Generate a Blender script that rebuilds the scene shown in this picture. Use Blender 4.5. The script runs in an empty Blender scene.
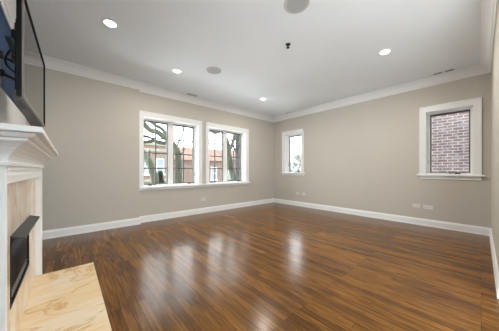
import bpy, bmesh, math, random
from mathutils import Vector, Matrix

S = bpy.context.scene
C = S.collection

# ------------------------------------------------------------------ camera
YAW = math.radians(48.5)
cam_d = bpy.data.cameras.new('camera')
cam = bpy.data.objects.new('camera', cam_d)
C.objects.link(cam)
cam_d.sensor_fit = 'HORIZONTAL'
cam_d.sensor_width = 36.0
cam_d.lens = 36.0 * 205.0 / 499.0
cam_d.shift_y = 4.5 / 499.0
cam_d.clip_start = 0.02
cam.location = (0, 0, 1.1)
cam.rotation_euler = (math.radians(90), 0, YAW - math.radians(90))
S.camera = cam

# ------------------------------------------------------------------ world and exposure
S.view_settings.view_transform = 'Standard'
S.view_settings.look = 'None'
S.view_settings.gamma = 1.0
S.view_settings.use_curve_mapping = False
S.view_settings.exposure = 0.08
SKY = 7.2
CAN_W = 13.0
W = bpy.data.worlds.new('overcast_sky')
S.world = W
W.use_nodes = True
bg = W.node_tree.nodes['Background']
bg.inputs[0].default_value = (0.90, 0.95, 1.0, 1)
# overcast sky: about three times brighter overhead than at the horizon
_tc = W.node_tree.nodes.new('ShaderNodeTexCoord')
_sp = W.node_tree.nodes.new('ShaderNodeSeparateXYZ')
_mr = W.node_tree.nodes.new('ShaderNodeMapRange')
_mr.inputs['To Min'].default_value = SKY * 0.88
_mr.inputs['To Max'].default_value = SKY
W.node_tree.links.new(_tc.outputs['Generated'], _sp.inputs[0])
W.node_tree.links.new(_sp.outputs['Z'], _mr.inputs['Value'])
W.node_tree.links.new(_mr.outputs[0], bg.inputs[1])


def area(name, loc, direction, sx, sy, watts, col=(1, 1, 1), portal=False):
    l = bpy.data.lights.new(name, 'AREA')
    l.shape = 'RECTANGLE'
    l.size, l.size_y = sx, sy
    l.energy = watts
    l.color = col
    if portal:
        l.cycles.is_portal = True
    o = bpy.data.objects.new(name, l)
    C.objects.link(o)
    o.location = loc
    o.rotation_euler = Vector(direction).to_track_quat('-Z', 'Y').to_euler()
    return o


# added fill lamp outside the unseen glazed side, standing for daylight
OPEN_W = 140.0
area('side_fill', (-0.95, -2.3, 1.40), (1, 0, 0), 3.3, 1.9, OPEN_W, (0.90, 0.95, 1.0))
# added lamp outside that glazing, aimed up to brighten the ceiling
UP_W = 370.0
area('upward_fill', (-1.65, -2.3, 0.05), (1, 0.15, 0.62), 3.3, 1.2, UP_W, (0.95, 0.97, 1.0))
# a second added upward lamp, outside the unseen rear windows
REAR_W = 270.0
area('upward_fill', (2.4, -5.6, 0.0), (0, 1, 0.6), 4.6, 1.2, REAR_W, (0.95, 0.97, 1.0))
# added unseen lamp low outside the far windows, brightening the ceiling
FRONT_W = 400.0
area('far_window_fill', (3.4, 8.2, -0.12), (-0.1, -1, 0.5), 6.0, 0.9, FRONT_W, (0.96, 0.98, 1.0))
# portals that guide the sky through the window openings
area('window_portal', (1.81, 5.0, 1.5), (0, -1, 0), 1.3, 1.5, 1, portal=True)
area('window_portal', (3.375, 5.0, 1.5), (0, -1, 0), 1.3, 1.5, 1, portal=True)
area('window_portal', (5.57, 3.91, 1.6), (-1, 0, 0), 1.25, 0.65, 1, portal=True)
area('window_portal', (5.57, 0.406, 1.6), (-1, 0, 0), 1.25, 0.65, 1, portal=True)


# ------------------------------------------------------------------ materials
def mat(name, col, rough=0.5, metal=0.0, spec=0.5, coat=0.0, coat_rough=0.1):
    m = bpy.data.materials.new(name)
    m.use_nodes = True
    b = m.node_tree.nodes['Principled BSDF']
    b.inputs['Base Color'].default_value = (*col, 1)
    b.inputs['Roughness'].default_value = rough
    b.inputs['Metallic'].default_value = metal
    b.inputs['Specular IOR Level'].default_value = spec
    b.inputs['Coat Weight'].default_value = coat
    b.inputs['Coat Roughness'].default_value = coat_rough
    return m


def nd(m, t, **kw):
    n = m.node_tree.nodes.new(t)
    for k, v in kw.items():
        setattr(n, k, v)
    return n


def lk(m, a, b):
    m.node_tree.links.new(a, b)


def bsdf(m):
    return m.node_tree.nodes['Principled BSDF']


def ramp(m, stops):
    r = nd(m, 'ShaderNodeValToRGB')
    e = r.color_ramp.elements
    e[0].position, e[0].color = stops[0][0], (*stops[0][1], 1)
    e[1].position, e[1].color = stops[-1][0], (*stops[-1][1], 1)
    for p, c in stops[1:-1]:
        x = e.new(p)
        x.color = (*c, 1)
    return r


def mottle(m, col, amt=0.04, scale=3.0, bump=0.0, bscale=200.0):
    """small tonal variation and fine bump of a painted surface"""
    tc = nd(m, 'ShaderNodeTexCoord')
    n = nd(m, 'ShaderNodeTexNoise')
    n.inputs['Scale'].default_value = scale
    n.inputs['Detail'].default_value = 4
    lk(m, tc.outputs['Object'], n.inputs['Vector'])
    r = ramp(m, [(0.3, tuple(c * (1 - amt) for c in col)), (0.7, tuple(min(1, c * (1 + amt)) for c in col))])
    lk(m, n.outputs['Fac'], r.inputs['Fac'])
    lk(m, r.outputs['Color'], bsdf(m).inputs['Base Color'])
    if bump:
        n2 = nd(m, 'ShaderNodeTexNoise')
        n2.inputs['Scale'].default_value = bscale
        lk(m, tc.outputs['Object'], n2.inputs['Vector'])
        bp = nd(m, 'ShaderNodeBump')
        bp.inputs['Strength'].default_value = bump
        bp.inputs['Distance'].default_value = 0.002
        lk(m, n2.outputs['Fac'], bp.inputs['Height'])
        lk(m, bp.outputs['Normal'], bsdf(m).inputs['Normal'])
    return m


def paint(name, col, rough, amt=0.015, bump=0.05):
    return mottle(mat(name, col, rough, spec=0.3), col, amt, 1.5, bump)


M = {}
M['wall'] = paint('beige_wall_paint', (0.530, 0.495, 0.438), 0.6)
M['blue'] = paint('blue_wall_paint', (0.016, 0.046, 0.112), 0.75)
M['ceiling'] = paint('ceiling_paint', (0.82, 0.86, 0.90), 0.7)
M['trim'] = paint('white_trim_paint', (0.82, 0.82, 0.81), 0.35, 0.01, 0.0)
M['sashpaint'] = mat('dark_sash_paint', (0.055, 0.052, 0.050), 0.4)
M['black'] = mat('black_plastic', (0.012, 0.012, 0.013), 0.4)
M['matteblack'] = mat('matte_black_plastic', (0.010, 0.010, 0.011), 0.7, spec=0.15)
M['blackmetal'] = mat('black_metal', (0.03, 0.03, 0.032), 0.35, 0.3)
M['hood'] = mat('dark_grey_enamel', (0.032, 0.032, 0.034), 0.5)
M['soot'] = mottle(mat('firebox_brick', (0.02, 0.018, 0.016), 0.9), (0.02, 0.018, 0.016), 0.4, 20)
M['bronze'] = mat('bronze_grey_plastic', (0.055, 0.046, 0.036), 0.5)
M['silver'] = mat('silver_bezel', (0.19, 0.175, 0.155), 0.4, 0.2)
M['screen'] = mat('glossy_screen', (0.012, 0.012, 0.013), 0.06, spec=0.6)
M['nickel'] = mat('brushed_nickel', (0.55, 0.54, 0.52), 0.3, 1.0)
M['steel'] = mat('brushed_steel', (0.30, 0.30, 0.30), 0.4, 1.0)
M['plate'] = mat('white_plate_plastic', (0.68, 0.665, 0.64), 0.4)
M['slot'] = mat('dark_slot', (0.02, 0.02, 0.02), 0.6)
M['grille'] = mottle(mat('grey_speaker_grille', (0.42, 0.43, 0.43), 0.6), (0.42, 0.43, 0.43), 0.15, 400)
M['vent'] = mat('grey_vent_metal', (0.5, 0.5, 0.49), 0.5)
M['concrete'] = mottle(mat('street_asphalt', (0.16, 0.16, 0.16), 0.9), (0.16, 0.16, 0.16), 0.3, 3)
M['paving'] = mottle(mat('pale_bounce_ground', (0.66, 0.65, 0.62), 0.9), (0.66, 0.65, 0.62), 0.06, 2)
M['stone'] = mottle(mat('limestone', (0.18, 0.16, 0.125), 0.8), (0.18, 0.16, 0.125), 0.15, 2)
M['extwhite'] = mat('white_exterior_paint', (0.5, 0.5, 0.5), 0.5)
M['extglass'] = mat('dark_window_glass', (0.10, 0.13, 0.16), 0.12, spec=0.8)
M['roof'] = mottle(mat('orange_clay_roof', (0.36, 0.15, 0.09), 0.8), (0.14, 0.068, 0.046), 0.25, 4)
M['bark'] = mottle(mat('mossy_bark', (0.10, 0.11, 0.055), 0.9), (0.030, 0.034, 0.020), 0.55, 2.5, 0.8, 12)
M['bark2'] = mottle(mat('dark_bark', (0.06, 0.055, 0.045), 0.9), (0.034, 0.032, 0.027), 0.5, 2.5, 0.8, 12)
M['evergreen'] = mottle(mat('evergreen_leaves', (0.035, 0.06, 0.025), 0.8), (0.022, 0.036, 0.016), 0.5, 4)
M['paleleaf'] = mottle(mat('pale_leaves', (0.22, 0.27, 0.18), 0.8), (0.42, 0.45, 0.41), 0.2, 4)

m = mat('recessed_lamp', (1, 1, 1))
bsdf(m).inputs['Emission Color'].default_value = (1.0, 0.95, 0.86, 1)
bsdf(m).inputs['Emission Strength'].default_value = 7.0
M['lamp'] = m

# window glass: thin clear pane
m = bpy.data.materials.new('window_glass')
m.use_nodes = True
nt = m.node_tree
nt.nodes.clear()
out = nd(m, 'ShaderNodeOutputMaterial')
tr = nd(m, 'ShaderNodeBsdfTransparent')
tr.inputs[0].default_value = (0.95, 0.97, 0.96, 1)
gl = nd(m, 'ShaderNodeBsdfGlossy')
gl.inputs['Roughness'].default_value = 0.02
fr = nd(m, 'ShaderNodeFresnel')
ge = nd(m, 'ShaderNodeNewGeometry')
io = nd(m, 'ShaderNodeMix', data_type='FLOAT')      # thin pane: both faces reflect like the outer one
io.inputs['A'].default_value = 1.3
io.inputs['B'].default_value = 1 / 1.3
lk(m, ge.outputs['Backfacing'], io.inputs['Factor'])
lk(m, io.outputs['Result'], fr.inputs['IOR'])
mx = nd(m, 'ShaderNodeMixShader')
lk(m, fr.outputs[0], mx.inputs[0])
lk(m, tr.outputs[0], mx.inputs[1])
lk(m, gl.outputs[0], mx.inputs[2])
lk(m, mx.outputs[0], out.inputs[0])
M['glass'] = m

# fireplace mesh curtain
M['mesh'] = mat('black_mesh_curtain', (0.014, 0.014, 0.015), 0.5, 0.0)


def swizzle(m, a, b, c=None):
    """object coordinates re-ordered, e.g. 'Y','X' for boards that run along Y"""
    tc = nd(m, 'ShaderNodeTexCoord')
    sp = nd(m, 'ShaderNodeSeparateXYZ')
    cb = nd(m, 'ShaderNodeCombineXYZ')
    lk(m, tc.outputs['Object'], sp.inputs[0])
    lk(m, sp.outputs[a], cb.inputs[0])
    lk(m, sp.outputs[b], cb.inputs[1])
    if c:
        lk(m, sp.outputs[c], cb.inputs[2])
    return cb.outputs[0]


# oak strip floor, boards along Y
m = mat('stained_oak_floor', (0.1, 0.05, 0.02), 0.22, spec=0.28)
v = swizzle(m, 'Y', 'X')
br = nd(m, 'ShaderNodeTexBrick')
br.offset = 0.37
br.offset_frequency = 3
br.inputs['Scale'].default_value = 1.0
br.inputs['Brick Width'].default_value = 0.95
br.inputs['Row Height'].default_value = 0.062
br.inputs['Mortar Size'].default_value = 0.0012
br.inputs['Mortar Smooth'].default_value = 0.2
br.inputs['Color1'].default_value = (0, 0, 0, 1)
br.inputs['Color2'].default_value = (1, 1, 1, 1)
br.inputs['Mortar'].default_value = (0.0, 0.0, 0.0, 1)
lk(m, v, br.inputs['Vector'])
mp = nd(m, 'ShaderNodeMapping')
mp.inputs['Scale'].default_value = (1.9, 30.0, 1.0)
lk(m, v, mp.inputs['Vector'])
gn = nd(m, 'ShaderNodeTexNoise')
gn.inputs['Scale'].default_value = 2.2
gn.inputs['Detail'].default_value = 7
gn.inputs['Roughness'].default_value = 0.65
gn.inputs['Distortion'].default_value = 0.12
lk(m, mp.outputs[0], gn.inputs['Vector'])
mp2 = nd(m, 'ShaderNodeMapping')
mp2.inputs['Scale'].default_value = (0.9, 3.0, 1.0)
lk(m, v, mp2.inputs['Vector'])
bn = nd(m, 'ShaderNodeTexNoise')
bn.inputs['Scale'].default_value = 1.6
bn.inputs['Detail'].default_value = 3
lk(m, mp2.outputs[0], bn.inputs['Vector'])
a1 = nd(m, 'ShaderNodeMath', operation='MULTIPLY_ADD')   # board tone *0.34 + grain
a1.inputs[1].default_value = 0.22
lk(m, br.outputs['Color'], a1.inputs[0])
a2 = nd(m, 'ShaderNodeMath', operation='MULTIPLY_ADD')
a2.inputs[1].default_value = 1.0
lk(m, gn.outputs['Fac'], a2.inputs[0])
a3 = nd(m, 'ShaderNodeMath', operation='MULTIPLY_ADD')
a3.inputs[1].default_value = 0.45
a3.inputs[2].default_value = -0.35
lk(m, bn.outputs['Fac'], a3.inputs[0])
lk(m, a3.outputs[0], a2.inputs[2])
lk(m, a2.outputs[0], a1.inputs[2])
r = ramp(m, [(0.12, (0.030, 0.011, 0.003)), (0.42, (0.108, 0.043, 0.0080)), (0.64, (0.215, 0.090, 0.0150)), (0.92, (0.38, 0.17, 0.034))])
lk(m, a1.outputs[0], r.inputs['Fac'])
mm = nd(m, 'ShaderNodeMix', data_type='RGBA')
lk(m, br.outputs['Fac'], mm.inputs['Factor'])
lk(m, r.outputs['Color'], mm.inputs['A'])
mm.inputs['B'].default_value = (0.012, 0.006, 0.003, 1)
lk(m, mm.outputs['Result'], bsdf(m).inputs['Base Color'])
rr = nd(m, 'ShaderNodeMapRange')
rr.inputs['To Min'].default_value = 0.15
rr.inputs['To Max'].default_value = 0.25
lk(m, gn.outputs['Fac'], rr.inputs['Value'])
lk(m, rr.outputs[0], bsdf(m).inputs['Roughness'])
bp = nd(m, 'ShaderNodeBump')
bp.inputs['Strength'].default_value = 0.07
bp.inputs['Distance'].default_value = 0.004
ad = nd(m, 'ShaderNodeMath', operation='MULTIPLY_ADD')
ad.inputs[1].default_value = -0.6
lk(m, br.outputs['Fac'], ad.inputs[0])
lk(m, gn.outputs['Fac'], ad.inputs[2])
lk(m, ad.outputs[0], bp.inputs['Height'])
lk(m, bp.outputs['Normal'], bsdf(m).inputs['Normal'])
M['floor'] = m

# honey marble
m = mat('honey_marble', (0.8, 0.65, 0.42), 0.2, spec=0.4)
tc = nd(m, 'ShaderNodeTexCoord')
mp = nd(m, 'ShaderNodeMapping')
mp.inputs['Rotation'].default_value = (0.2, 0.15, 0.45)
mp.inputs['Scale'].default_value = (0.9, 2.3, 1.1)
lk(m, tc.outputs['Object'], mp.inputs['Vector'])


def marble_noise(scale, detail, rough, dist, stops, out='Color'):
    n = nd(m, 'ShaderNodeTexNoise')
    n.inputs['Scale'].default_value = scale
    n.inputs['Detail'].default_value = detail
    n.inputs['Roughness'].default_value = rough
    n.inputs['Distortion'].default_value = dist
    lk(m, mp.outputs[0], n.inputs['Vector'])
    r = ramp(m, stops)
    lk(m, n.outputs['Fac'], r.inputs['Fac'])
    return r.outputs[out]


base = marble_noise(2.0, 5, 0.5, 0.8, [(0.30, (0.72, 0.50, 0.27)), (0.46, (0.76, 0.575, 0.35)), (0.58, (0.77, 0.65, 0.48)), (0.72, (0.72, 0.655, 0.545))])
veins = marble_noise(1.1, 6, 0.55, 1.1, [(0.475, (0, 0, 0)), (0.50, (0.62, 0.62, 0.62)), (0.52, (0, 0, 0))])
mm = nd(m, 'ShaderNodeMix', data_type='RGBA')
lk(m, veins, mm.inputs['Factor'])
lk(m, base, mm.inputs['A'])
mm.inputs['B'].default_value = (0.50, 0.27, 0.09, 1)
lk(m, mm.outputs['Result'], bsdf(m).inputs['Base Color'])
M['marble'] = m
# paler, pinker slabs of the upright surround
m = M['marble'].copy()
m.name = 'pale_marble'
for n in m.node_tree.nodes:
    if n.type == 'VALTORGB' and len(n.color_ramp.elements) == 4:
        for e, c in zip(n.color_ramp.elements, ((0.66, 0.50, 0.35), (0.72, 0.60, 0.47), (0.74, 0.67, 0.58), (0.70, 0.66, 0.60))):
            e.color = (*c, 1)
    if n.type == 'MAPPING':
        n.inputs['Scale'].default_value = (1.0, 1.5, 0.9)
M['palemarble'] = m


def brick_mat(name, axes, c1, c2, mortar, w, h, ms, patch=None):
    m = mat(name, c1, 0.9)
    v = swizzle(m, *axes)
    b = nd(m, 'ShaderNodeTexBrick')
    b.inputs['Scale'].default_value = 1.0
    b.inputs['Brick Width'].default_value = w
    b.inputs['Row Height'].default_value = h
    b.inputs['Mortar Size'].default_value = ms
    b.inputs['Mortar Smooth'].default_value = 0.1
    b.inputs['Color1'].default_value = (*c1, 1)
    b.inputs['Color2'].default_value = (*c2, 1)
    b.inputs['Mortar'].default_value = (*mortar, 1)
    lk(m, v, b.inputs['Vector'])
    n = nd(m, 'ShaderNodeTexNoise')
    n.inputs['Scale'].default_value = 5.0
    n.inputs['Detail'].default_value = 5
    lk(m, v, n.inputs['Vector'])
    r = ramp(m, [(0.35, (0.75, 0.75, 0.75)), (0.7, (1.2, 1.2, 1.2))])
    lk(m, n.outputs['Fac'], r.inputs['Fac'])
    mu = nd(m, 'ShaderNodeMix', data_type='RGBA', blend_type='MULTIPLY')
    mu.inputs['Factor'].default_value = 1.0
    lk(m, b.outputs['Color'], mu.inputs['A'])
    lk(m, r.outputs['Color'], mu.inputs['B'])
    res = mu.outputs['Result']
    if patch:          # worn, lime-washed faces on some bricks
        n3 = nd(m, 'ShaderNodeTexNoise')
        n3.inputs['Scale'].default_value = 9.0
        n3.inputs['Detail'].default_value = 2
        lk(m, v, n3.inputs['Vector'])
        r3 = ramp(m, [(0.56, (0, 0, 0)), (0.66, (0.8, 0.8, 0.8))])
        lk(m, n3.outputs['Fac'], r3.inputs['Fac'])
        m4 = nd(m, 'ShaderNodeMix', data_type='RGBA')
        lk(m, r3.outputs['Color'], m4.inputs['Factor'])
        lk(m, res, m4.inputs['A'])
        m4.inputs['B'].default_value = (*patch, 1)
        res = m4.outputs['Result']
    lk(m, res, bsdf(m).inputs['Base Color'])
    return m


M['street_brick'] = brick_mat('street_brick', ('X', 'Z'), (0.092, 0.050, 0.034), (0.122, 0.067, 0.046), (0.22, 0.19, 0.16), 0.24, 0.08, 0.010)
M['near_brick'] = brick_mat('neighbour_brick', ('Y', 'Z'), (0.155, 0.100, 0.095), (0.20, 0.140, 0.135), (0.36, 0.34, 0.34), 0.18, 0.068, 0.0095, (0.27, 0.24, 0.245))


# ------------------------------------------------------------------ mesh builder
class MB:
    def __init__(self):
        self.bm = bmesh.new()

    def box(self, x0, x1, y0, y1, z0, z1):
        x0, x1 = sorted((x0, x1)); y0, y1 = sorted((y0, y1)); z0, z1 = sorted((z0, z1))
        vs = [self.bm.verts.new((x, y, z)) for z in (z0, z1) for y in (y0, y1) for x in (x0, x1)]
        for f in ((0, 2, 3, 1), (4, 5, 7, 6), (0, 1, 5, 4), (1, 3, 7, 5), (3, 2, 6, 7), (2, 0, 4, 6)):
            self.bm.faces.new([vs[i] for i in f])
        return self

    def hexa(self, pts):
        """eight points: bottom four then top four, same order"""
        vs = [self.bm.verts.new(p) for p in pts]
        for f in ((3, 2, 1, 0), (4, 5, 6, 7), (0, 1, 5, 4), (1, 2, 6, 5), (2, 3, 7, 6), (3, 0, 4, 7)):
            self.bm.faces.new([vs[i] for i in f])
        return self

    def loft(self, rings, close=True, caps=True):
        rv = [[self.bm.verts.new(p) for p in r] for r in rings]
        n = len(rv[0])
        for a, b in zip(rv, rv[1:]):
            for i in range(n if close else n - 1):
                j = (i + 1) % n
                self.bm.faces.new((a[i], a[j], b[j], b[i]))
        if caps and close:
            self.bm.faces.new(list(reversed(rv[0])))
            self.bm.faces.new(rv[-1])
        return self

    def lathe(self, c, prof, axis='Z', n=32):
        """profile of (radius, height) round an axis through c"""
        rings = []
        for r, h in prof:
            ring = []
            for i in range(n):
                t = 2 * math.pi * i / n
                a, b = r * math.cos(t), r * math.sin(t)
                p = {'Z': (a, b, h), 'X': (h, a, b), 'Y': (b, h, a)}[axis]
                ring.append((c[0] + p[0], c[1] + p[1], c[2] + p[2]))
            rings.append(ring)
        return self.loft(rings)

    def tube(self, pts, rads, n=10):
        pts = [Vector(p) for p in pts]
        if not hasattr(rads, '__len__'):
            rads = [rads] * len(pts)
        rings = []
        t0 = (pts[1] - pts[0]).normalized()
        ref = Vector((0, 0, 1)) if abs(t0.z) < 0.9 else Vector((1, 0, 0))
        u = t0.cross(ref).normalized()
        for i, p in enumerate(pts):
            t = (pts[min(i + 1, len(pts) - 1)] - pts[max(i - 1, 0)]).normalized()
            u = (u - t * u.dot(t)).normalized()
            w = t.cross(u)
            rings.append([p + (u * math.cos(2 * math.pi * k / n) + w * math.sin(2 * math.pi * k / n)) * rads[i] for k in range(n)])
        return self.loft(rings)

    def build(self, name, m, parent=None, bevel=0.0, smooth=False):
        bm = self.bm
        if bevel:
            bmesh.ops.bevel(bm, geom=list(bm.edges), offset=bevel, segments=2, affect='EDGES', profile=0.6)
        bmesh.ops.recalc_face_normals(bm, faces=bm.faces)
        me = bpy.data.meshes.new(name)
        bm.to_mesh(me)
        bm.free()
        me.materials.append(m)
        if smooth:
            for p in me.polygons:
                p.use_smooth = True
            me.set_sharp_from_angle(angle=math.radians(40))
        o = bpy.data.objects.new(name, me)
        C.objects.link(o)
        if parent:
            o.parent = parent
            o.matrix_parent_inverse = Matrix.Translation(parent_world(parent)).inverted()
        return o


def parent_world(o):
    """meshes are built in room coordinates, so only a root Empty is offset"""
    return Vector((0, 0, 0)) if o.parent else Vector(o.location)


def thing(name, label, cat, loc=(0, 0, 0), group=None):
    o = bpy.data.objects.new(name, None)
    o.empty_display_size = 0.1
    C.objects.link(o)
    o.location = loc
    return tag(o, label, cat, group)


def tag(o, label, cat, group=None):
    o['label'] = label
    o['category'] = cat
    if group:
        o['group'] = group
    return o


def struct(o):
    o['kind'] = 'structure'
    return o


def smooth_path(pts, rads, k=5):
    """Catmull-Rom through the given points"""
    P = [Vector(p) for p in pts]
    P = [P[0] * 2 - P[1]] + P + [P[-1] * 2 - P[-2]]
    outp, outr = [], []
    for i in range(1, len(P) - 2):
        for j in range(k):
            t = j / k
            a, b, c, d = P[i - 1], P[i], P[i + 1], P[i + 2]
            outp.append(0.5 * ((2 * b) + (c - a) * t + (2 * a - 5 * b + 4 * c - d) * t * t + (3 * b - a - 3 * c + d) * t ** 3))
            outr.append(rads[i - 1] * (1 - t) + rads[i] * t)
    outp.append(P[-2]); outr.append(rads[-1])
    return outp, outr


# ------------------------------------------------------------------ room shell
XL, XR, YN, YF, H = -0.5, 5.27, -0.11, 4.70, 2.87
YR = -4.3                     # rear end of the open plan, behind the camera
YB, XB = 4.60, 1.085          # the chimney-side stretch of the far wall stands forward
T = 0.26

struct(MB().box(XL - T, XR + T, YR - T, YF + T, -0.12, 0).build('floor', M['floor']))
struct(MB().box(XL - T, XR + T, YR - T, YF + T, H, H + 0.12).build('ceiling', M['ceiling']))


def wall_boxes(a0, a1, z0, z1, holes, emit):
    """wall plane cut by rectangular holes (a0,a1,z0,z1)"""
    cuts = sorted({a0, a1, *[h[0] for h in holes], *[h[1] for h in holes]})
    for p, q in zip(cuts, cuts[1:]):
        hs = [h for h in holes if h[0] < (p + q) / 2 < h[1]]
        z = z0
        for h in sorted(hs, key=lambda h: h[2]):
            emit(p, q, z, h[2])
            z = h[3]
        emit(p, q, z, z1)


WA = [(1.176, 2.450), (2.738, 4.012)]          # far-wall window openings in X
WZ = (0.745, 2.235)
WB = [(3.590, 4.232), (0.085, 0.727)]          # right-wall window openings in Y
BZ = (1.015, 2.240)
b = MB()
b.box(XL - T, XB, YB, YF + T, 0, H)
wall_boxes(XB, XR + T, 0, H, [(w[0], w[1], *WZ) for w in WA], lambda p, q, z0, z1: b.box(p, q, YF, YF + T, z0, z1))
struct(b.build('wall_far', M['wall']))
b = MB()
wall_boxes(YR - T, YF, 0, H, [(w[0], w[1], *BZ) for w in WB], lambda p, q, z0, z1: b.box(XR, XR + T, p, q, z0, z1))
struct(b.build('wall_right', M['wall']))
FX = 2.75                     # the near wall is a fin that ends here
struct(MB().box(FX, XR, YN - 0.14, YN, 0, H).build('wall_near', M['wall']))
RX = (0.05, 4.75)
b = MB()
wall_boxes(XL - T, XR, 0, H, [(RX[0], RX[1], 0.75, 2.60)], lambda p, q, z0, z1: b.box(p, q, YR - T, YR, z0, z1))
struct(b.build('wall_rear', M['wall']))
LY = (-3.95, -0.65)
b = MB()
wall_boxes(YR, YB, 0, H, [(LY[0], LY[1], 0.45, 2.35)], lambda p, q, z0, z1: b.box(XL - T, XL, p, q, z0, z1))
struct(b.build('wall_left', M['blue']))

# mouldings swept round the room
ROOM = [(XL, YN), (XL, YB), (XB, YB), (XB, YF), (XR, YF), (XR, YN)]
NAMES = ['left', 'far_left', 'jog', 'far', 'right', 'near']


def mitres(poly):
    n = len(poly)
    nrm = []
    for i in range(n):
        a, c = Vector(poly[i]), Vector(poly[(i + 1) % n])
        d = (c - a).normalized()
        nrm.append(Vector((d.y, -d.x)))
    return [(nrm[i - 1] + nrm[i]) / (1 + nrm[i - 1].dot(nrm[i])) for i in range(n)]


MI = mitres(ROOM)


def moulding(i, prof, name, m):
    j = (i + 1) % len(ROOM)
    rings = []
    for k in (i, j):
        rings.append([(ROOM[k][0] + MI[k].x * o, ROOM[k][1] + MI[k].y * o, z) for o, z in prof])
    if NAMES[i] == 'near':        # the fin stops short
        rings[1] = [(FX, YN + o, z) for o, z in prof]
    if NAMES[i] == 'left':
        rings[0] = [(XL + o, YR, z) for o, z in prof]
    return struct(MB().loft(rings).build(name, m))


CROWN = [(0.0, H), (0.118, H), (0.118, H - 0.012), (0.105, H - 0.016), (0.098, H - 0.024), (0.084, H - 0.032), (0.062, H - 0.054),
         (0.044, H - 0.080), (0.036, H - 0.100), (0.030, H - 0.110), (0.020, H - 0.114), (0.016, H - 0.125), (0.012, H - 0.143), (0.0, H - 0.143)]
BASE = [(0.0, 0.0), (0.020, 0.0), (0.020, 0.018), (0.016, 0.022), (0.016, 0.104), (0.011, 0.112), (0.011, 0.122), (0.006, 0.132), (0.0, 0.134)]
for i, nm in enumerate(NAMES):
    moulding(i, CROWN, 'trim_%d' % (i + 1), M['trim'])
    if nm == 'left':
        continue
    moulding(i, BASE, 'baseboard_' + nm, M['trim'])
b = MB()
for y0, y1 in ((YR, 1.36), (3.10, YB)):
    b.loft([[(XL + o, y, z) for o, z in BASE] for y in (y0, y1)])
struct(b.build('baseboard_left', M['trim']))

# unseen glazed front, added to let fill light in beside and behind the camera
d = struct(bpy.data.objects.new('window_5', None)); C.objects.link(d); d.location = (XL, -2.3, 0.45)
b = MB()
for k in range(4):
    y = LY[0] + (LY[1] - LY[0] - 0.07) * k / 3
    b.box(XL - 0.16, XL - 0.10, y, y + 0.07, 0.45, 2.35)
b.box(XL - 0.155, XL - 0.105, LY[0], LY[1], 2.27, 2.35).box(XL - 0.155, XL - 0.105, LY[0], LY[1], 0.45, 0.53)
b.box(XL - 0.001, XL + 0.02, LY[0] - 0.085, LY[0], 0.42, 2.43).box(XL - 0.001, XL + 0.02, LY[1], LY[1] + 0.085, 0.42, 2.43).box(XL - 0.001, XL + 0.02, LY[0], LY[1], 2.35, 2.43)
b.box(XL - 0.10, XL + 0.05, LY[0] - 0.1, LY[1] + 0.1, 0.42, 0.452)
b.build('frame', M['trim'], d)
for k in range(3):
    y = LY[0] + (LY[1] - LY[0] - 0.07) * k / 3 + 0.07
    MB().box(XL - 0.134, XL - 0.128, y, y + (LY[1] - LY[0] - 0.07) / 3 - 0.07, 0.53, 2.27).build('glass_pane', M['glass'], d)

d = struct(bpy.data.objects.new('window_6', None)); C.objects.link(d); d.location = (2.4, YR, 0.75)  # unseen rear window, added so fill light reaches the ceiling
b = MB()
for k in range(5):
    x = RX[0] + (RX[1] - RX[0] - 0.07) * k / 4
    b.box(x, x + 0.07, YR - 0.16, YR - 0.10, 0.75, 2.60)
b.box(RX[0], RX[1], YR - 0.155, YR - 0.105, 2.52, 2.60).box(RX[0], RX[1], YR - 0.155, YR - 0.105, 0.75, 0.83)
b.build('frame', M['trim'], d)
for k in range(4):
    x = RX[0] + (RX[1] - RX[0] - 0.07) * k / 4 + 0.07
    MB().box(x, x + (RX[1] - RX[0] - 0.07) / 4 - 0.07, YR - 0.134, YR - 0.128, 0.83, 2.52).build('glass_pane', M['glass'], d)

# ------------------------------------------------------------------ windows
class WM:
    """box builder in wall coordinates: u along the wall, d depth (0 = wall face, + outwards), z up"""
    def __init__(self, side):
        self.side = side
        self.b = MB()

    def box(self, u0, u1, d0, d1, z0, z1):
        if self.side == 'far':
            self.b.box(u0, u1, YF + d0, YF + d1, z0, z1)
        else:
            self.b.box(XR + d0, XR + d1, u0, u1, z0, z1)
        return self

    def pt(self, u, d, z):
        return (u, YF + d, z) if self.side == 'far' else (XR + d, u, z)

    def build(self, *a, **k):
        return self.b.build(*a, **k)


def frame_boxes(w, u0, u1, z0, z1, d0, d1, s, top=None, bot=None):
    top = s if top is None else top
    bot = s if bot is None else bot
    w.box(u0, u0 + s, d0, d1, z0, z1).box(u1 - s, u1, d0, d1, z0, z1)
    w.box(u0 + s, u1 - s, d0, d1, z1 - top, z1).box(u0 + s, u1 - s, d0, d1, z0, z0 + bot)


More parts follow.
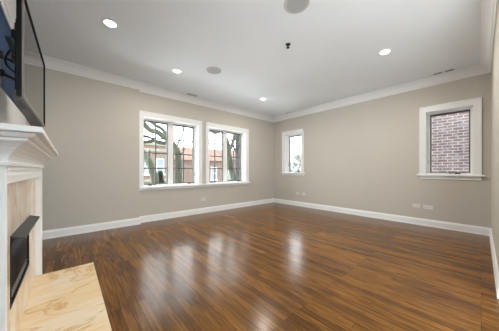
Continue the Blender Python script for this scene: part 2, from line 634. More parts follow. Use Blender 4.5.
def make_window(n, side, u0, u1, z0, z1, nsash, grid, own_sill):
    cen = ((u0 + u1) / 2, YF, z0) if side == 'far' else (XR, (u0 + u1) / 2, z0)
    root = struct(bpy.data.objects.new('window_%d' % n, None))
    C.objects.link(root)
    root.location = cen
    # casing on the wall face
    w = WM(side)
    cw = 0.085
    w.box(u0 - cw, u0 - 0.004, -0.020, 0.003, z0, z1 + 0.004).box(u1 + 0.004, u1 + cw, -0.020, 0.003, z0, z1 + 0.004)
    w.box(u0 - cw, u1 + cw, -0.020, 0.003, z1 + 0.004, z1 + cw + 0.008)
    w.box(u0 - cw - 0.006, u0 - cw + 0.014, -0.032, 0.003, z0, z1 + cw + 0.008).box(u1 + cw - 0.014, u1 + cw + 0.006, -0.032, 0.003, z0, z1 + cw + 0.008)
    w.box(u0 - cw - 0.006, u1 + cw + 0.006, -0.032, 0.003, z1 + cw - 0.006, z1 + cw + 0.014)
    w.build('casing', M['trim'], root)
    # jamb lining
    w = WM(side)
    w.box(u0 - 0.004, u0 + 0.010, -0.018, 0.215, z0, z1).box(u1 - 0.010, u1 + 0.004, -0.018, 0.215, z0, z1)
    w.box(u0 + 0.010, u1 - 0.010, -0.018, 0.215, z1 - 0.010, z1 + 0.004).box(u0 + 0.010, u1 - 0.010, -0.001, 0.215, z0 - 0.004, z0 + 0.010)
    w.build('jamb', M['trim'], root)
    # fixed frame with mullion
    w = WM(side)
    frame_boxes(w, u0 + 0.010, u1 - 0.010, z0 + 0.010, z1 - 0.010, 0.175, 0.235, 0.036, 0.030, 0.020)
    if nsash == 2:
        um = (u0 + u1) / 2
        w.box(um - 0.062, um + 0.062, 0.165, 0.235, z0 + 0.03, z1 - 0.04)
        w.box(um - 0.020, um + 0.020, 0.155, 0.166, z0 + 0.03, z1 - 0.04)
        spans = [(u0 + 0.046, um - 0.062), (um + 0.062, u1 - 0.046)]
    else:
        spans = [(u0 + 0.046, u1 - 0.046)]
    w.build('frame', M['trim'], root)
    for k, (a, c) in enumerate(spans):
        s0, s1 = z0 + 0.030, z1 - 0.040
        w = WM(side)
        sw = 0.020 if grid else 0.017
        frame_boxes(w, a, c, s0, s1, 0.185, 0.225, sw, 0.030, 0.022 if grid else 0.012)
        sash = w.build('sash', M['sashpaint'], root)
        if grid:
            w = WM(side)
            um = (a + c) / 2
            w.box(um - 0.013, um + 0.013, 0.194, 0.216, s0 + 0.02, s1 - 0.03)
            for q in (1, 2, 3):
                zz = s0 + 0.02 + (s1 - s0 - 0.05) * q / 4
                w.box(a + sw, c - sw, 0.1945, 0.2155, zz - 0.013, zz + 0.013)
            w.build('muntins', M['muntin'], sash)
        w = WM(side)
        w.box(a + sw - 0.004, c - sw + 0.004, 0.203, 0.207, s0 + 0.010, s1 - 0.026)
        w.build('glass_pane', M['glass'], sash)
        # crank operator on the sill
        up = a + 0.13 if k == 0 else c - 0.13
        if side == 'right':
            up = a + 0.16
        w = WM(side)
        w.box(up - 0.035, up + 0.035, 0.130, 0.172, z0 + 0.010, z0 + 0.030)
        w.box(up - 0.012, up + 0.012, 0.112, 0.136, z0 + 0.018, z0 + 0.040)
        w.b.tube([w.pt(up, 0.122, z0 + 0.036), w.pt(up + 0.045, 0.112, z0 + 0.030), w.pt(up + 0.095, 0.110, z0 + 0.024)], [0.007, 0.006, 0.005], 8)
        w.b.lathe(w.pt(up + 0.100, 0.110, z0 + 0.0245), [(0.002, -0.012), (0.010, -0.008), (0.010, 0.008), (0.002, 0.012)], 'Z', 10)
        w.build('crank_handle', M['crank'], root)
        # lock lever on the frame beside the sash
        lu = (u0 + 0.028) if k == 0 and side == 'far' else (u1 - 0.028)
        if nsash == 1:
            lu = u1 - 0.028
        w = WM(side)
        w.box(lu - 0.007, lu + 0.007, 0.160, 0.176, z0 + 0.20, z0 + 0.26)
        w.b.tube([w.pt(lu, 0.160, z0 + 0.23), w.pt(lu, 0.146, z0 + 0.235), w.pt(lu, 0.144, z0 + 0.29)], 0.005, 8)
        w.build('lock_lever', M['nickel'], root)
    if own_sill:
        w = WM(side)
        w.box(u0 - cw - 0.045, u1 + cw + 0.045, -0.062, 0.003, z0 - 0.028, z0)
        w.build('sill', M['trim'], root, bevel=0.006)
        w = WM(side)
        w.box(u0 - cw, u1 + cw, -0.020, 0.003, z0 - 0.092, z0 - 0.028).box(u0 - cw, u1 + cw, -0.030, 0.003, z0 - 0.044, z0 - 0.028)
        w.build('apron', M['trim'], root)
    return root


M['muntin'] = mat('grey_muntin_paint', (0.085, 0.085, 0.085), 0.4)
M['crank'] = mat('crank_bronze', (0.09, 0.085, 0.08), 0.4, 0.5)
make_window(1, 'far', *WA[0], *WZ, 2, True, False)
make_window(2, 'far', *WA[1], *WZ, 2, True, False)
make_window(3, 'right', *WB[0], *BZ, 1, False, True)
make_window(4, 'right', *WB[1], *BZ, 1, False, True)
# one long sill runs under both far windows
w = WM('far')
w.box(1.035, 4.140, -0.065, 0.003, 0.712, 0.745)
struct(w.build('trim_7', M['trim'], bevel=0.006))
w = WM('far')
w.box(1.09, 4.10, -0.018, 0.003, 0.668, 0.716).box(1.09, 4.10, -0.028, 0.003, 0.700, 0.716)
struct(w.build('trim_8', M['trim']))

# ------------------------------------------------------------------ fireplace
Y0, Y1 = 1.375, 3.08          # outer edges
PX, MX = -0.205, -0.252       # pilaster face, marble face
fp = thing('fireplace', 'white mantel fireplace with honey marble surround and a marble hearth on the floor', 'fireplace', (PX, (Y0 + Y1) / 2, 0))
OY0, OY1, OZ0, OZ1 = 1.81, 2.56, 0.29, 0.70
b = MB()
wall_boxes(Y0 + 0.04, Y1 - 0.04, 0.0, 1.04, [(OY0, OY1, OZ0, OZ1)], lambda p, q, z0, z1: b.box(MX - 0.03, MX, p, q, z0, z1))
b.build('marble_surround', M['palemarble'], fp)
b = MB()
b.box(XL, MX - 0.03, Y0 + 0.002, OY0 - 0.03, 0, 1.15).box(XL, MX - 0.03, OY1 + 0.03, Y1 - 0.002, 0, 1.15)
b.box(XL, MX - 0.03, OY0 - 0.03, OY1 + 0.03, OZ1 + 0.03, 1.15).box(XL, MX - 0.03, OY0 - 0.03, OY1 + 0.03, 0, OZ0 - 0.03)
b.build('chimney_body', M['trim'], fp)
for y0, y1, s in ((Y0, Y0 + 0.04, 1), (Y1 - 0.04, Y1, -1)):
    b = MB()
    b.box(XL, PX, y0, y1, 0, 1.135)
    yi = y1 if s > 0 else y0
    b.box(MX - 0.005, MX + 0.020, yi, yi + s * 0.012, 0.02, 1.04)          # inner bead against the marble
    b.build('pilaster', M['trim'], fp, bevel=0.002)
b = MB()
b.box(MX - 0.03, PX - 0.004, Y0 + 0.04, Y1 - 0.04, 1.036, 1.135)
b.box(MX - 0.03, PX, Y0 + 0.04, Y1 - 0.04, 1.066, 1.078).box(MX - 0.03, PX + 0.002, Y0 + 0.04, Y1 - 0.04, 1.098, 1.112)
b.build('frieze', M['trim'], fp)


def mantel_ring(o, z):
    """three-sided outline offset outwards by o from the fireplace body"""
    return [(XL, Y0 - o, z), (PX + o, Y0 - o, z), (PX + o, Y1 + o, z), (XL, Y1 + o, z)]


prof = [(0.004, 1.118), (0.012, 1.120), (0.014, 1.134), (0.006, 1.138), (0.008, 1.150), (0.014, 1.166), (0.024, 1.182), (0.040, 1.200),
        (0.060, 1.216), (0.070, 1.222), (0.074, 1.226), (0.074, 1.236), (0.088, 1.240), (0.096, 1.250), (0.098, 1.258)]
MB().loft([mantel_ring(o, z) for o, z in prof]).build('crown_moulding', M['trim'], fp)
MB().loft([mantel_ring(o, z) for o, z in ((0.112, 1.258), (0.122, 1.262), (0.122, 1.282), (0.116, 1.286))]).build('mantel_shelf', M['trim'], fp)
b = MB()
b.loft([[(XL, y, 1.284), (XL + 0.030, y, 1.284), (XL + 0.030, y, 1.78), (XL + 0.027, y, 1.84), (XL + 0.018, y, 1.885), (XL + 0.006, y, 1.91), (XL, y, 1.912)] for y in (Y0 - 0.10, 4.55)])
b.build('lit_wall_panel', M['trim'], fp)  # added panel: its white stands for light on the wall below the television
MB().box(MX - 0.010, 0.222, Y0 + 0.041, 3.03, 0.0, 0.012).build('hearth', M['marble'], fp)

# gas insert: black frame, hood, mesh curtain, lower louvre
b = MB()
b.box(XL + 0.01, XL + 0.03, OY0 - 0.02, OY1 + 0.02, OZ0 - 0.02, OZ1 + 0.02)
b.box(XL + 0.03, MX - 0.02, OY0 - 0.02, OY0 - 0.002, OZ0 - 0.02, OZ1 + 0.02).box(XL + 0.03, MX - 0.02, OY1 + 0.002, OY1 + 0.02, OZ0 - 0.02, OZ1 + 0.02)
b.box(XL + 0.03, MX - 0.02, OY0, OY1, OZ0 - 0.02, OZ0 - 0.002).box(XL + 0.03, MX - 0.02, OY0, OY1, OZ1 + 0.002, OZ1 + 0.02)
fb = b.build('firebox', M['soot'], fp)
b = MB()
b.box(MX - 0.02, MX + 0.003, OY0, OY0 + 0.020, OZ0, OZ1).box(MX - 0.02, MX + 0.003, OY1 - 0.020, OY1, OZ0, OZ1)
b.box(MX - 0.02, MX + 0.003, OY0 + 0.020, OY1 - 0.020, OZ1 - 0.03, OZ1).box(MX - 0.02, MX + 0.003, OY0 + 0.020, OY1 - 0.020, OZ0, OZ0 + 0.02)
b.build('insert_frame', M['matteblack'], fp, bevel=0.002)
b = MB()
b.hexa([(MX, 1.80, 0.706), (MX + 0.062, 1.80, 0.688), (MX + 0.062, 2.63, 0.676), (MX, 2.63, 0.694),
        (MX, 1.80, 0.716), (MX + 0.062, 1.80, 0.696), (MX + 0.062, 2.63, 0.684), (MX, 2.63, 0.704)])
b.build('hood', M['hood'], fp)
b = MB()
ring0, ring1 = [], []
N = 90
for i in range(N + 1):
    y = OY0 + 0.020 + (OY1 - OY0 - 0.04) * i / N
    x = MX - 0.016 + 0.008 * math.sin(i * 1.25)
    ring0.append((x, y, OZ0 + 0.075)); ring1.append((x, y, OZ1 - 0.02))
b.loft([ring0, ring1], close=False, caps=False)
cu = b.build('mesh_curtain', M['mesh'], fp, smooth=True)
cu.modifiers.new('thickness', 'SOLIDIFY').thickness = 0.003
b = MB()
for k in range(2):
    z = OZ0 + 0.035 + k * 0.026
    b.hexa([(MX - 0.030, OY0 + 0.04, z + 0.008), (MX - 0.004, OY0 + 0.04, z), (MX - 0.004, OY1 - 0.04, z), (MX - 0.030, OY1 - 0.04, z + 0.008),
            (MX - 0.030, OY0 + 0.04, z + 0.012), (MX - 0.004, OY0 + 0.04, z + 0.004), (MX - 0.004, OY1 - 0.04, z + 0.004), (MX - 0.030, OY1 - 0.04, z + 0.012)])
b.build('lower_louvre', M['steel'], fp)

# ------------------------------------------------------------------ television and its wall mount
TZ0, TZ1 = 1.587, 2.285
TY0, TY1 = 2.02, 3.27
TX0, TX1 = -0.222, -0.198       # screen face at near and far edge


def tvx(y, back=0.0):
    return TX0 + (TX1 - TX0) * (y - TY0) / (TY1 - TY0) - back


def tv_slab(b, y0, y1, z0, z1, f, k):
    """slab parallel to the screen, f..k behind the screen face"""
    b.hexa([(tvx(y0, k), y0, z0), (tvx(y0, f), y0, z0), (tvx(y1, f), y1, z0), (tvx(y1, k), y1, z0),
            (tvx(y0, k), y0, z1), (tvx(y0, f), y0, z1), (tvx(y1, f), y1, z1), (tvx(y1, k), y1, z1)])
    return b


tv = thing('television', 'slim black flat television held out over the white mantel on a wall arm', 'television', (tvx(2.645, 0.03), 2.645, TZ0))
tv_slab(MB(), TY0 + 0.016, TY1 - 0.016, TZ0 + 0.022, TZ1 - 0.016, 0.003, 0.010).build('screen', M['screen'], tv)
b = MB()
tv_slab(b, TY0, TY0 + 0.016, TZ0, TZ1, 0.0, 0.016); tv_slab(b, TY1 - 0.016, TY1, TZ0, TZ1, -0.004, 0.016)
tv_slab(b, TY0 + 0.016, TY1 - 0.016, TZ1 - 0.016, TZ1, -0.004, 0.016)
b.build('bezel', M['matteblack'], tv)
b = MB()
tv_slab(b, TY0 + 0.016, TY1 - 0.016, TZ0, TZ0 + 0.022, 0.0, 0.016)
tv_slab(b, TY0 - 0.001, TY0 + 0.004, TZ0 - 0.001, TZ1 + 0.001, -0.002, 0.008)
b.build('bezel_trim', M['silver'], tv)
b = MB()
tv_slab(b, TY0 + 0.004, TY1 - 0.004, TZ0 + 0.006, TZ1 - 0.004, 0.0165, 0.034)
tv_slab(b, TY0 + 0.16, TY1 - 0.16, TZ0 + 0.05, TZ1 - 0.20, 0.034, 0.062)
b.build('back_panel', M['matteblack'], tv, bevel=0.002)
def housing(z0, z1, y0, y1, f0, f1, k0, k1):
    return MB().hexa([(tvx(y0, k0), y0, z0), (tvx(y0, f0), y0, z0), (tvx(y1, f1), y1, z0), (tvx(y1, k1), y1, z0),
                      (tvx(y0, k0), y0, z1), (tvx(y0, f0), y0, z1), (tvx(y1, f1), y1, z1), (tvx(y1, k1), y1, z1)])


sb = housing(TZ0 - 0.010, TZ0 + 0.045, TY0 + 0.02, TY1 - 0.05, 0.018, 0.018, 0.052, 0.105).build('speaker_housing', M['bronze'], tv, bevel=0.003)
housing(TZ0 - 0.0115, TZ0 - 0.0095, TY0 + 0.10, TY0 + 0.34, 0.024, 0.024, 0.050, 0.060).build('speaker_slot', M['slot'], sb)

wm = thing('wall_mount', 'black articulated arm on the blue wall holding the television', 'tv mount', (XL, 2.95, 2.05))
MB().box(XL, XL + 0.018, 2.84, 3.06, 1.88, 2.24).build('wall_plate', M['blackmetal'], wm, bevel=0.003)
xt = tvx(2.50, 0.062)
for z in (2.17, 2.00):
    b = MB()
    b.tube([(XL + 0.03, 2.95, z), (XL + 0.135, 3.14, z)], 0.017, 10).tube([(XL + 0.135, 3.14, z + 0.022), (xt - 0.045, 2.50, z + 0.022)], 0.017, 10)
    b.lathe((XL + 0.135, 3.14, z), [(0.024, -0.03), (0.024, 0.05)], 'Z', 14)
    b.lathe((XL + 0.035, 2.95, z), [(0.024, -0.03), (0.024, 0.03)], 'Z', 14)
    b.lathe((xt - 0.045, 2.50, z + 0.02), [(0.024, -0.03), (0.024, 0.035)], 'Z', 14)
    b.build('arm', M['blackmetal'], wm)
b = MB()
b.box(xt - 0.045, xt - 0.012, 2.46, 2.54, 1.96, 2.24)
b.box(xt - 0.022, xt - 0.008, 2.32, 2.36, 1.66, 2.24).box(xt - 0.022, xt - 0.008, 2.66, 2.70, 1.66, 2.24)
b.box(xt - 0.022, xt - 0.010, 2.28, 2.74, 2.14, 2.19).box(xt - 0.022, xt - 0.010, 2.28, 2.74, 1.98, 2.02)
b.hexa([(xt - 0.050, 2.40, 2.00), (xt - 0.014, 2.40, 2.00), (xt - 0.014, 2.43, 2.00), (xt - 0.050, 2.43, 2.00),
        (xt - 0.090, 2.40, 2.12), (xt - 0.060, 2.40, 2.12), (xt - 0.060, 2.43, 2.12), (xt - 0.090, 2.43, 2.12)])
b.build('bracket', M['blackmetal'], wm)
b = MB()
b.tube(*smooth_path([(xt - 0.05, 2.48, 2.10), (xt - 0.085, 2.44, 1.98), (xt - 0.075, 2.42, 1.90), (xt - 0.02, 2.45, 1.86)], [0.007] * 4), 8)
b.build('cable', M['black'], wm, smooth=True)


# ------------------------------------------------------------------ ceiling fittings
def copy_thing(root, loc, label):
    r = root.copy(); C.objects.link(r); r.location = loc; r['label'] = label
    for ch in list(root.children):
        c = ch.copy(); C.objects.link(c); c.parent = r
        c.matrix_parent_inverse = ch.matrix_parent_inverse.copy()
        for g in ch.children:
            q = g.copy(); C.objects.link(q); q.parent = c
            q.matrix_parent_inverse = g.matrix_parent_inverse.copy()
    return r


CANS = [((0.38, 2.97), 'recessed ceiling light nearest the fireplace, on the left of the ceiling'),
        ((1.458, 3.60), 'recessed ceiling light in front of the left muntined window'),
        ((3.638, 3.60), 'small far recessed ceiling light toward the room corner'),
        ((3.56, 0.956), 'recessed ceiling light on the right, nearest the brick-view window'),
        ((1.458, 1.36), 'recessed ceiling light over the near end of the room, out of view'),
        ((1.0, -1.6), 'recessed ceiling light over the open-plan side behind the viewpoint, out of view')]
(cx, cy), lab = CANS[0]
can = thing('ceiling_light', lab, 'ceiling light', (cx, cy, H), 'recessed ceiling lights')
MB().lathe((cx, cy, H), [(0.062, 0.0), (0.092, 0.0), (0.093, -0.004), (0.080, -0.008), (0.063, -0.004), (0.062, 0.0)], 'Z', 40).build('trim_ring', M['trim'], can, smooth=True)
MB().lathe((cx, cy, H), [(0.0615, -0.0005), (0.0615, -0.003), (0.05, -0.0035), (0.004, -0.004)], 'Z', 40).build('lens', M['lamp'], can, smooth=True)
for i, ((x, y), lab) in enumerate(CANS):
    if i:
        copy_thing(can, (x, y, H), lab)
    l = bpy.data.lights.new('ceiling_lamp', 'AREA')
    l.shape = 'DISK'
    l.size = 0.115
    l.energy = CAN_W * (0.62, 1.0, 1.15, 2.0, 1.2, 0.8)[i]
    l.color = (1.0, 0.94, 0.855)
    lo = bpy.data.objects.new('ceiling_lamp', l)
    C.objects.link(lo)
    lo.location = (x, y, H - 0.012)

sp0 = None
for (x, y), lab in (((1.824, 1.305), 'round grey ceiling speaker at the top edge, close to the black sprinkler'), ((1.943, 3.15), 'round grey ceiling speaker farther in, beside the second ceiling light')):
    if sp0 is None:
        sp0 = thing('ceiling_speaker', lab, 'speaker', (x, y, H), 'round ceiling speakers')
        MB().lathe((x, y, H), [(0.120, 0.0), (0.132, 0.0), (0.132, -0.005), (0.124, -0.008), (0.120, -0.006)], 'Z', 48).build('rim', M['vent'], sp0, smooth=True)
        MB().lathe((x, y, H), [(0.1195, -0.001), (0.1195, -0.005), (0.08, -0.008), (0.004, -0.009)], 'Z', 48).build('grille', M['grille'], sp0, smooth=True)
    else:
        copy_thing(sp0, (x, y, H), lab)

s = thing('sprinkler', 'small black sprinkler head hanging from the white ceiling', 'sprinkler', (2.319, 1.803, H))
MB().lathe((2.319, 1.803, H), [(0.034, 0.0), (0.034, -0.006), (0.024, -0.012), (0.010, -0.014)], 'Z', 24).build('escutcheon', M['black'], s, smooth=True)
b = MB()
b.lathe((2.319, 1.803, H), [(0.010, -0.010), (0.012, -0.026), (0.005, -0.030), (0.005, -0.044), (0.024, -0.046), (0.024, -0.049), (0.004, -0.051)], 'Z', 20)
b.build('nozzle', M['blackmetal'], s, smooth=True)


def vent(x0, x1, y0, y1, along, label, nslat, frame=0.012, dark=True):
    t = thing('ceiling_vent', label, 'vent', ((x0 + x1) / 2, (y0 + y1) / 2, H), 'ceiling air vents')
    b = MB()
    b.box(x0, x1, y0, y0 + frame, H - 0.006, H).box(x0, x1, y1 - frame, y1, H - 0.006, H)
    b.box(x0, x0 + frame, y0 + frame, y1 - frame, H - 0.006, H).box(x1 - frame, x1, y0 + frame, y1 - frame, H - 0.006, H)
    b.build('vent_frame', M['trim'], t)
    MB().box(x0 + frame, x1 - frame, y0 + frame, y1 - frame, H - 0.0015, H).build('opening', M['slot'], t)
    b = MB()
    for k in range(nslat):
        f = (k + 0.5) / nslat
        if along == 'X':
            yy = y0 + frame + (y1 - y0 - 2 * frame) * f
            b.box(x0 + frame, x1 - frame, yy - 0.002, yy + 0.002, H - 0.006, H - 0.0015)
        else:
            xx = x0 + frame + (x1 - x0 - 2 * frame) * f
            b.box(xx - 0.002, xx + 0.002, y0 + frame, y1 - frame, H - 0.006, H - 0.0015)
    b.build('slats', M['vent'], t)


vent(2.05, 2.31, 4.44, 4.57, 'X', 'small grey ceiling vent by the crown above the left muntined window', 7)
vent(5.02, 5.115, 0.455, 0.600, 'Y', 'left one of the two dark slot vents near the right wall crown', 1)
vent(5.02, 5.115, 0.305, 0.440, 'Y', 'right one of the two dark slot vents near the right wall crown', 1)
vent(5.07, 5.15, 3.84, 4.07, 'Y', 'tiny ceiling vent near the corner above the narrow far window', 3)


# ------------------------------------------------------------------ wall outlets (plates laid sideways)
def outlet(side, u, z, wdt, hgt, label, gangs, name='wall_outlet'):
    cen = (u, YF, z) if side == 'far' else (XR, u, z)
    t = thing(name, label, 'outlet', cen, 'wall outlets')
    w = WM(side)
    w.box(u - wdt / 2, u + wdt / 2, -0.006, 0.0, z - hgt / 2, z + hgt / 2)
    w.build('plate', M['plate'], t, bevel=0.002)
    for k in range(gangs):
        uu = u + (k - (gangs - 1) / 2) * 0.040
        w = WM(side)
        w.box(uu - 0.016, uu + 0.016, -0.008, -0.005, z - 0.014, z + 0.014)
        so = w.build('socket', M['plate'], t, bevel=0.002)
        w = WM(side)
        w.box(uu - 0.007, uu + 0.007, -0.0086, -0.0078, z + 0.004, z + 0.0065).box(uu - 0.006, uu + 0.006, -0.0086, -0.0078, z - 0.0065, z - 0.004)
        w.build('slot', M['slot'], so)


outlet('far', 2.575, 0.350, 0.12, 0.075, 'wall outlet below the long sill between the two muntined windows', 2)
outlet('right', 3.735, 0.382, 0.12, 0.075, 'left one of two small outlets under the narrow far window', 2)
outlet('right', 3.515, 0.382, 0.10, 0.075, 'right one of two small outlets under the narrow far window', 2)
outlet('right', 0.870, 0.378, 0.115, 0.072, 'narrower left outlet of the pair under the brick-view window', 2)
outlet('right', 0.690, 0.370, 0.145, 0.075, 'wider right outlet of the pair under the brick-view window', 3)

# ------------------------------------------------------------------ outside
GZ = -3.0
struct(MB().box(-30, 60, 5.2, 70, GZ - 0.2, GZ).build('ground', M['paving']))  # unseen ground, made pale to bounce light up into the room
tag(MB().box(-30, 60, 12.0, 17.5, GZ, GZ + 0.02).build('street', M['concrete']), 'grey asphalt street in front of the brick apartment houses', 'street')['kind'] = 'structure'

nb = thing('neighbour_house', 'neighbouring brick house wall with pale mortar close outside the right window', 'building', (7.6, 0.5, GZ))
MB().box(6.85, 8.4, -4.0, 3.3, GZ, 6.5).build('wall', M['near_brick'], nb)
MB().box(6.80, 8.45, -4.05, 3.35, 6.5, 6.65).build('coping', M['stone'], nb)


def house(name, label, x0, x1, y0, ztop, wins, roof=None, band=None, depth=8.0):
    t = thing(name, label, 'building', ((x0 + x1) / 2, y0 + depth / 2, GZ), 'brick houses across the street')
    MB().box(x0, x1, y0, y0 + depth, GZ, ztop).build('wall', M['street_brick'], t)
    if band:
        b = MB()
        for z in band:
            b.box(x0 - 0.02, x1 + 0.02, y0 - 0.06, y0 + 0.02, z, z + 0.30)
        b.build('stone_band', M['stone'], t)
    for (wx, wz, ww, wh) in wins:
        b = MB()
        f = 0.10
        b.box(wx, wx + f, y0 - 0.07, y0 + 0.02, wz, wz + wh).box(wx + ww - f, wx + ww, y0 - 0.07, y0 + 0.02, wz, wz + wh)
        b.box(wx + f, wx + ww - f, y0 - 0.07, y0 + 0.02, wz + wh - f, wz + wh).box(wx + f, wx + ww - f, y0 - 0.07, y0 + 0.02, wz, wz + f)
        b.box(wx + f, wx + ww - f, y0 - 0.05, y0 + 0.02, wz + wh / 2 - 0.04, wz + wh / 2 + 0.04)
        b.box(wx - 0.12, wx + ww + 0.12, y0 - 0.14, y0 + 0.02, wz - 0.14, wz)
        wo = b.build('window', M['extwhite'], t)
        MB().box(wx + f, wx + ww - f, y0 - 0.03, y0 + 0.01, wz + f, wz + wh - f).build('pane', M['extglass'], wo)
    if roof:
        xa, xb, ya, yb = x0 - 0.3, x1 + 0.3, y0 - 0.4, y0 + depth + 0.4
        ym = (ya + yb) / 2
        b = MB()
        rings = [[(x, ya, ztop), (x, yb, ztop), (x, ym, ztop + roof)] for x in (xa, xb)]
        b.loft(rings)
        b.build('roof', M['roof'], t)
    else:
        MB().box(x0 - 0.1, x1 + 0.1, y0 - 0.12, y0 + depth + 0.1, ztop, ztop + 0.22).build('coping', M['stone'], t)
    return t


house('apartment_house', 'tan brick house with pale stone bands seen through the left window', 2.0, 8.0, 22.0, 3.6,
      [(3.1, 0.7, 0.9, 1.6), (5.05, 0.7, 0.9, 1.6), (6.7, 0.7, 0.8, 1.6), (3.1, -2.3, 0.9, 1.8), (5.05, -2.3, 0.9, 1.8)], None, [-0.1, 3.0])
house('apartment_house', 'orange-roofed brick house behind the tree between both muntined windows', 8.6, 16.8, 23.5, 2.3,
      [(11.9, -0.1, 0.9, 1.4), (14.0, -0.2, 0.9, 1.7)], 2.0, [-0.9])
house('apartment_house', 'low brick house seen through the right muntined window', 17.6, 30.0, 24.0, 2.6,
      [(18.6, -0.4, 1.5, 1.8), (22.0, -0.4, 1.5, 1.8), (26.0, -0.4, 1.5, 1.8)], 1.8, [-1.0])


def tree(name, label, trunk, branches, m, group='street trees'):
    """trunk and branches are lists of (point list, radius list); one bark mesh each"""
    base = trunk[0][0]
    t = thing(name, label, 'tree', base, group)
    p, r = smooth_path(*trunk)
    tr = MB().tube(p, r, 12).build('trunk', m, t, smooth=True)
    for br_ in branches:
        p, r = smooth_path(*br_)
        MB().tube(p, r, 9).build('branch', m, t, smooth=True)
    return t


def ray(x, y, Y):
    """room point seen at photo position (x, y) on the plane at distance Y"""
    lx = (x - 249.5) / 205.0
    ex, ey = math.cos(YAW) + math.sin(YAW) * lx, math.sin(YAW) - math.cos(YAW) * lx
    k = Y / ey
    return (ex * k, Y, 1.1 + (170 - y) / 205.0 * k)


def R(Y, *pts):
    return [ray(x, y, Y + (p[0] if p else 0)) for x, y, *p in pts]


g = ray(178.5, 200, 9.0)
tree('street_tree', 'mossy tree with sweeping branches seen through the left muntined window',
     ([(g[0], 9.0, GZ)] + R(9.0, (178.5, 186), (178.5, 168), (178, 155), (175, 147), (170, 141)), [0.20, 0.15, 0.14, 0.135, 0.13, 0.12]),
     [(R(9.0, (170, 141), (164, 137, -0.1), (157, 132, -0.2), (150, 130, -0.3), (144, 124, -0.4), (139, 116, -0.5)), [0.12, 0.11, 0.11, 0.10, 0.10, 0.09]),
      (R(9.0, (172, 142.5, 0.1), (163, 143, 0.3), (154, 141, 0.4), (144, 142, 0.5), (132, 140, 0.6)), [0.10, 0.09, 0.08, 0.07, 0.05]),
      (R(9.0, (168, 139.5), (163, 130, 0.4), (156, 125.5, 0.5), (149, 121, 0.6), (140, 117, 0.7)), [0.09, 0.075, 0.07, 0.06, 0.05]),
      (R(9.0, (160, 143.3, 0.35), (153, 139, 0.2), (146, 136, 0.2), (138, 135, 0.2)), [0.06, 0.05, 0.04, 0.03]),
      (R(9.0, (176, 149), (180, 139, 0.3), (184, 130, 0.3), (186, 118, 0.3)), [0.05, 0.035, 0.02, 0.012]),
      (R(9.0, (178, 158), (184, 150, -0.2), (189, 140, -0.2)), [0.035, 0.022, 0.010])], M['bark'])
g = ray(155, 200, 7.6)
tree('street_tree', 'leaning mossy trunk at the left edge of the left muntined window',
     ([(g[0] + 0.25, 7.6, GZ)] + R(7.6, (155.5, 186), (153.5, 174), (150.5, 165), (146, 157), (141, 150), (136, 142)), [0.17, 0.13, 0.125, 0.12, 0.11, 0.10, 0.09]),
     [(R(7.6, (150.5, 165), (149, 156, 0.1), (150, 150, 0.2)), [0.05, 0.035, 0.02])], M['bark'])
g = ray(234, 200, 7.5)
tree('street_tree', 'pale forked trunk seen through the right sash of the right muntined window',
     ([(g[0] + 0.1, 7.5, GZ)] + R(7.5, (235, 190), (233.5, 178), (230.5, 165), (228.5, 153), (227, 142), (222, 130), (218, 120)), [0.20, 0.15, 0.14, 0.13, 0.12, 0.11, 0.09, 0.07]),
     [(R(7.5, (228.5, 152), (233, 142, 0.2), (235, 132, 0.3), (236, 120, 0.3)), [0.09, 0.08, 0.07, 0.06]),
      (R(7.5, (222, 131), (215, 133, 0.1), (208, 130, 0.2), (202, 128, 0.3)), [0.06, 0.05, 0.045, 0.03]),
      (R(7.5, (224, 136), (217, 139, 0.3), (210, 143, 0.4)), [0.03, 0.02, 0.012])], M['bark'])
g = ray(239, 200, 8.4)
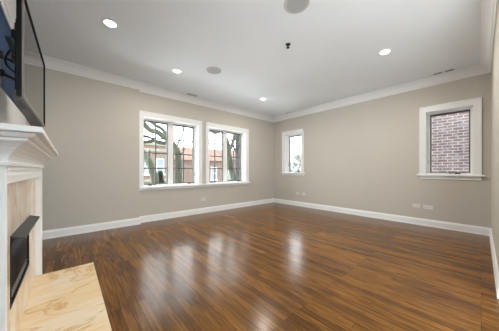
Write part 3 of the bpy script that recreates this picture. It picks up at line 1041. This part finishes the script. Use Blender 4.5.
tree('street_tree', 'dark upright trunk at the right edge of the right muntined window',
     ([(g[0], 8.4, GZ)] + R(8.4, (239.5, 188), (239, 170), (238.5, 150), (238.5, 132), (239, 115)), [0.24, 0.19, 0.18, 0.17, 0.16, 0.15]),
     [(R(8.4, (238.6, 155), (234, 148, -0.1), (231, 138, -0.2)), [0.06, 0.045, 0.03])], M['bark2'])


def shrub(name, label, c, rx, ry, z0, z1, n, leaf, m, group, seed):
    """an upright mass of leaf blades round a short stem"""
    rnd = random.Random(seed)
    t = thing(name, label, 'shrub', (c[0], c[1], GZ), group)
    MB().tube([(c[0], c[1], GZ), (c[0], c[1], (z0 + z1) / 2)], [0.10, 0.05], 8).build('stem', M['bark2'], t)
    bm = bmesh.new()
    for _ in range(n):
        a, h = rnd.random() * 2 * math.pi, rnd.random()
        prof = math.sin(math.pi * min(1, 0.15 + 0.85 * h) ** 0.8)
        q = (0.35 + 0.65 * rnd.random() ** 0.5) * max(prof, 0.12)
        p = Vector((c[0] + rx * q * math.cos(a), c[1] + ry * q * math.sin(a), z0 + (z1 - z0) * h))
        u = Vector((rnd.gauss(0, 1), rnd.gauss(0, 1), rnd.gauss(0, 1))).normalized()
        v = u.orthogonal().normalized()
        s = leaf * (0.6 + 0.8 * rnd.random())
        bm.faces.new([bm.verts.new(p + u * s), bm.verts.new(p + v * s * 0.45), bm.verts.new(p - u * s), bm.verts.new(p - v * s * 0.45)])
    me = bpy.data.meshes.new('foliage')
    bm.to_mesh(me); bm.free()
    me.materials.append(m)
    o = bpy.data.objects.new('foliage', me)
    C.objects.link(o)
    o.parent = t
    o.matrix_parent_inverse = Matrix.Translation(t.location).inverted()
    return t


p = ray(160.5, 190, 10.5)
shrub('evergreen_shrub', 'dark rounded evergreen at the bottom of the left muntined window', (p[0], 10.5), 0.50, 0.45, GZ, 1.0, 4500, 0.10, M['evergreen'], 'garden shrubs', 3)
p = ray(233, 190, 10.5)
shrub('evergreen_shrub', 'mid-green leafy shrub among the trunks of the right muntined window', (p[0], 10.8), 0.55, 0.5, GZ, 1.4, 3500, 0.10, M['paleleaf'], 'garden shrubs', 5)
shrub('pale_tree', 'pale leafy tree seen through the narrow far window', (13.6, 9.6), 2.2, 2.2, GZ, 2.3, 7000, 0.16, M['paleleaf'], 'garden shrubs', 8)
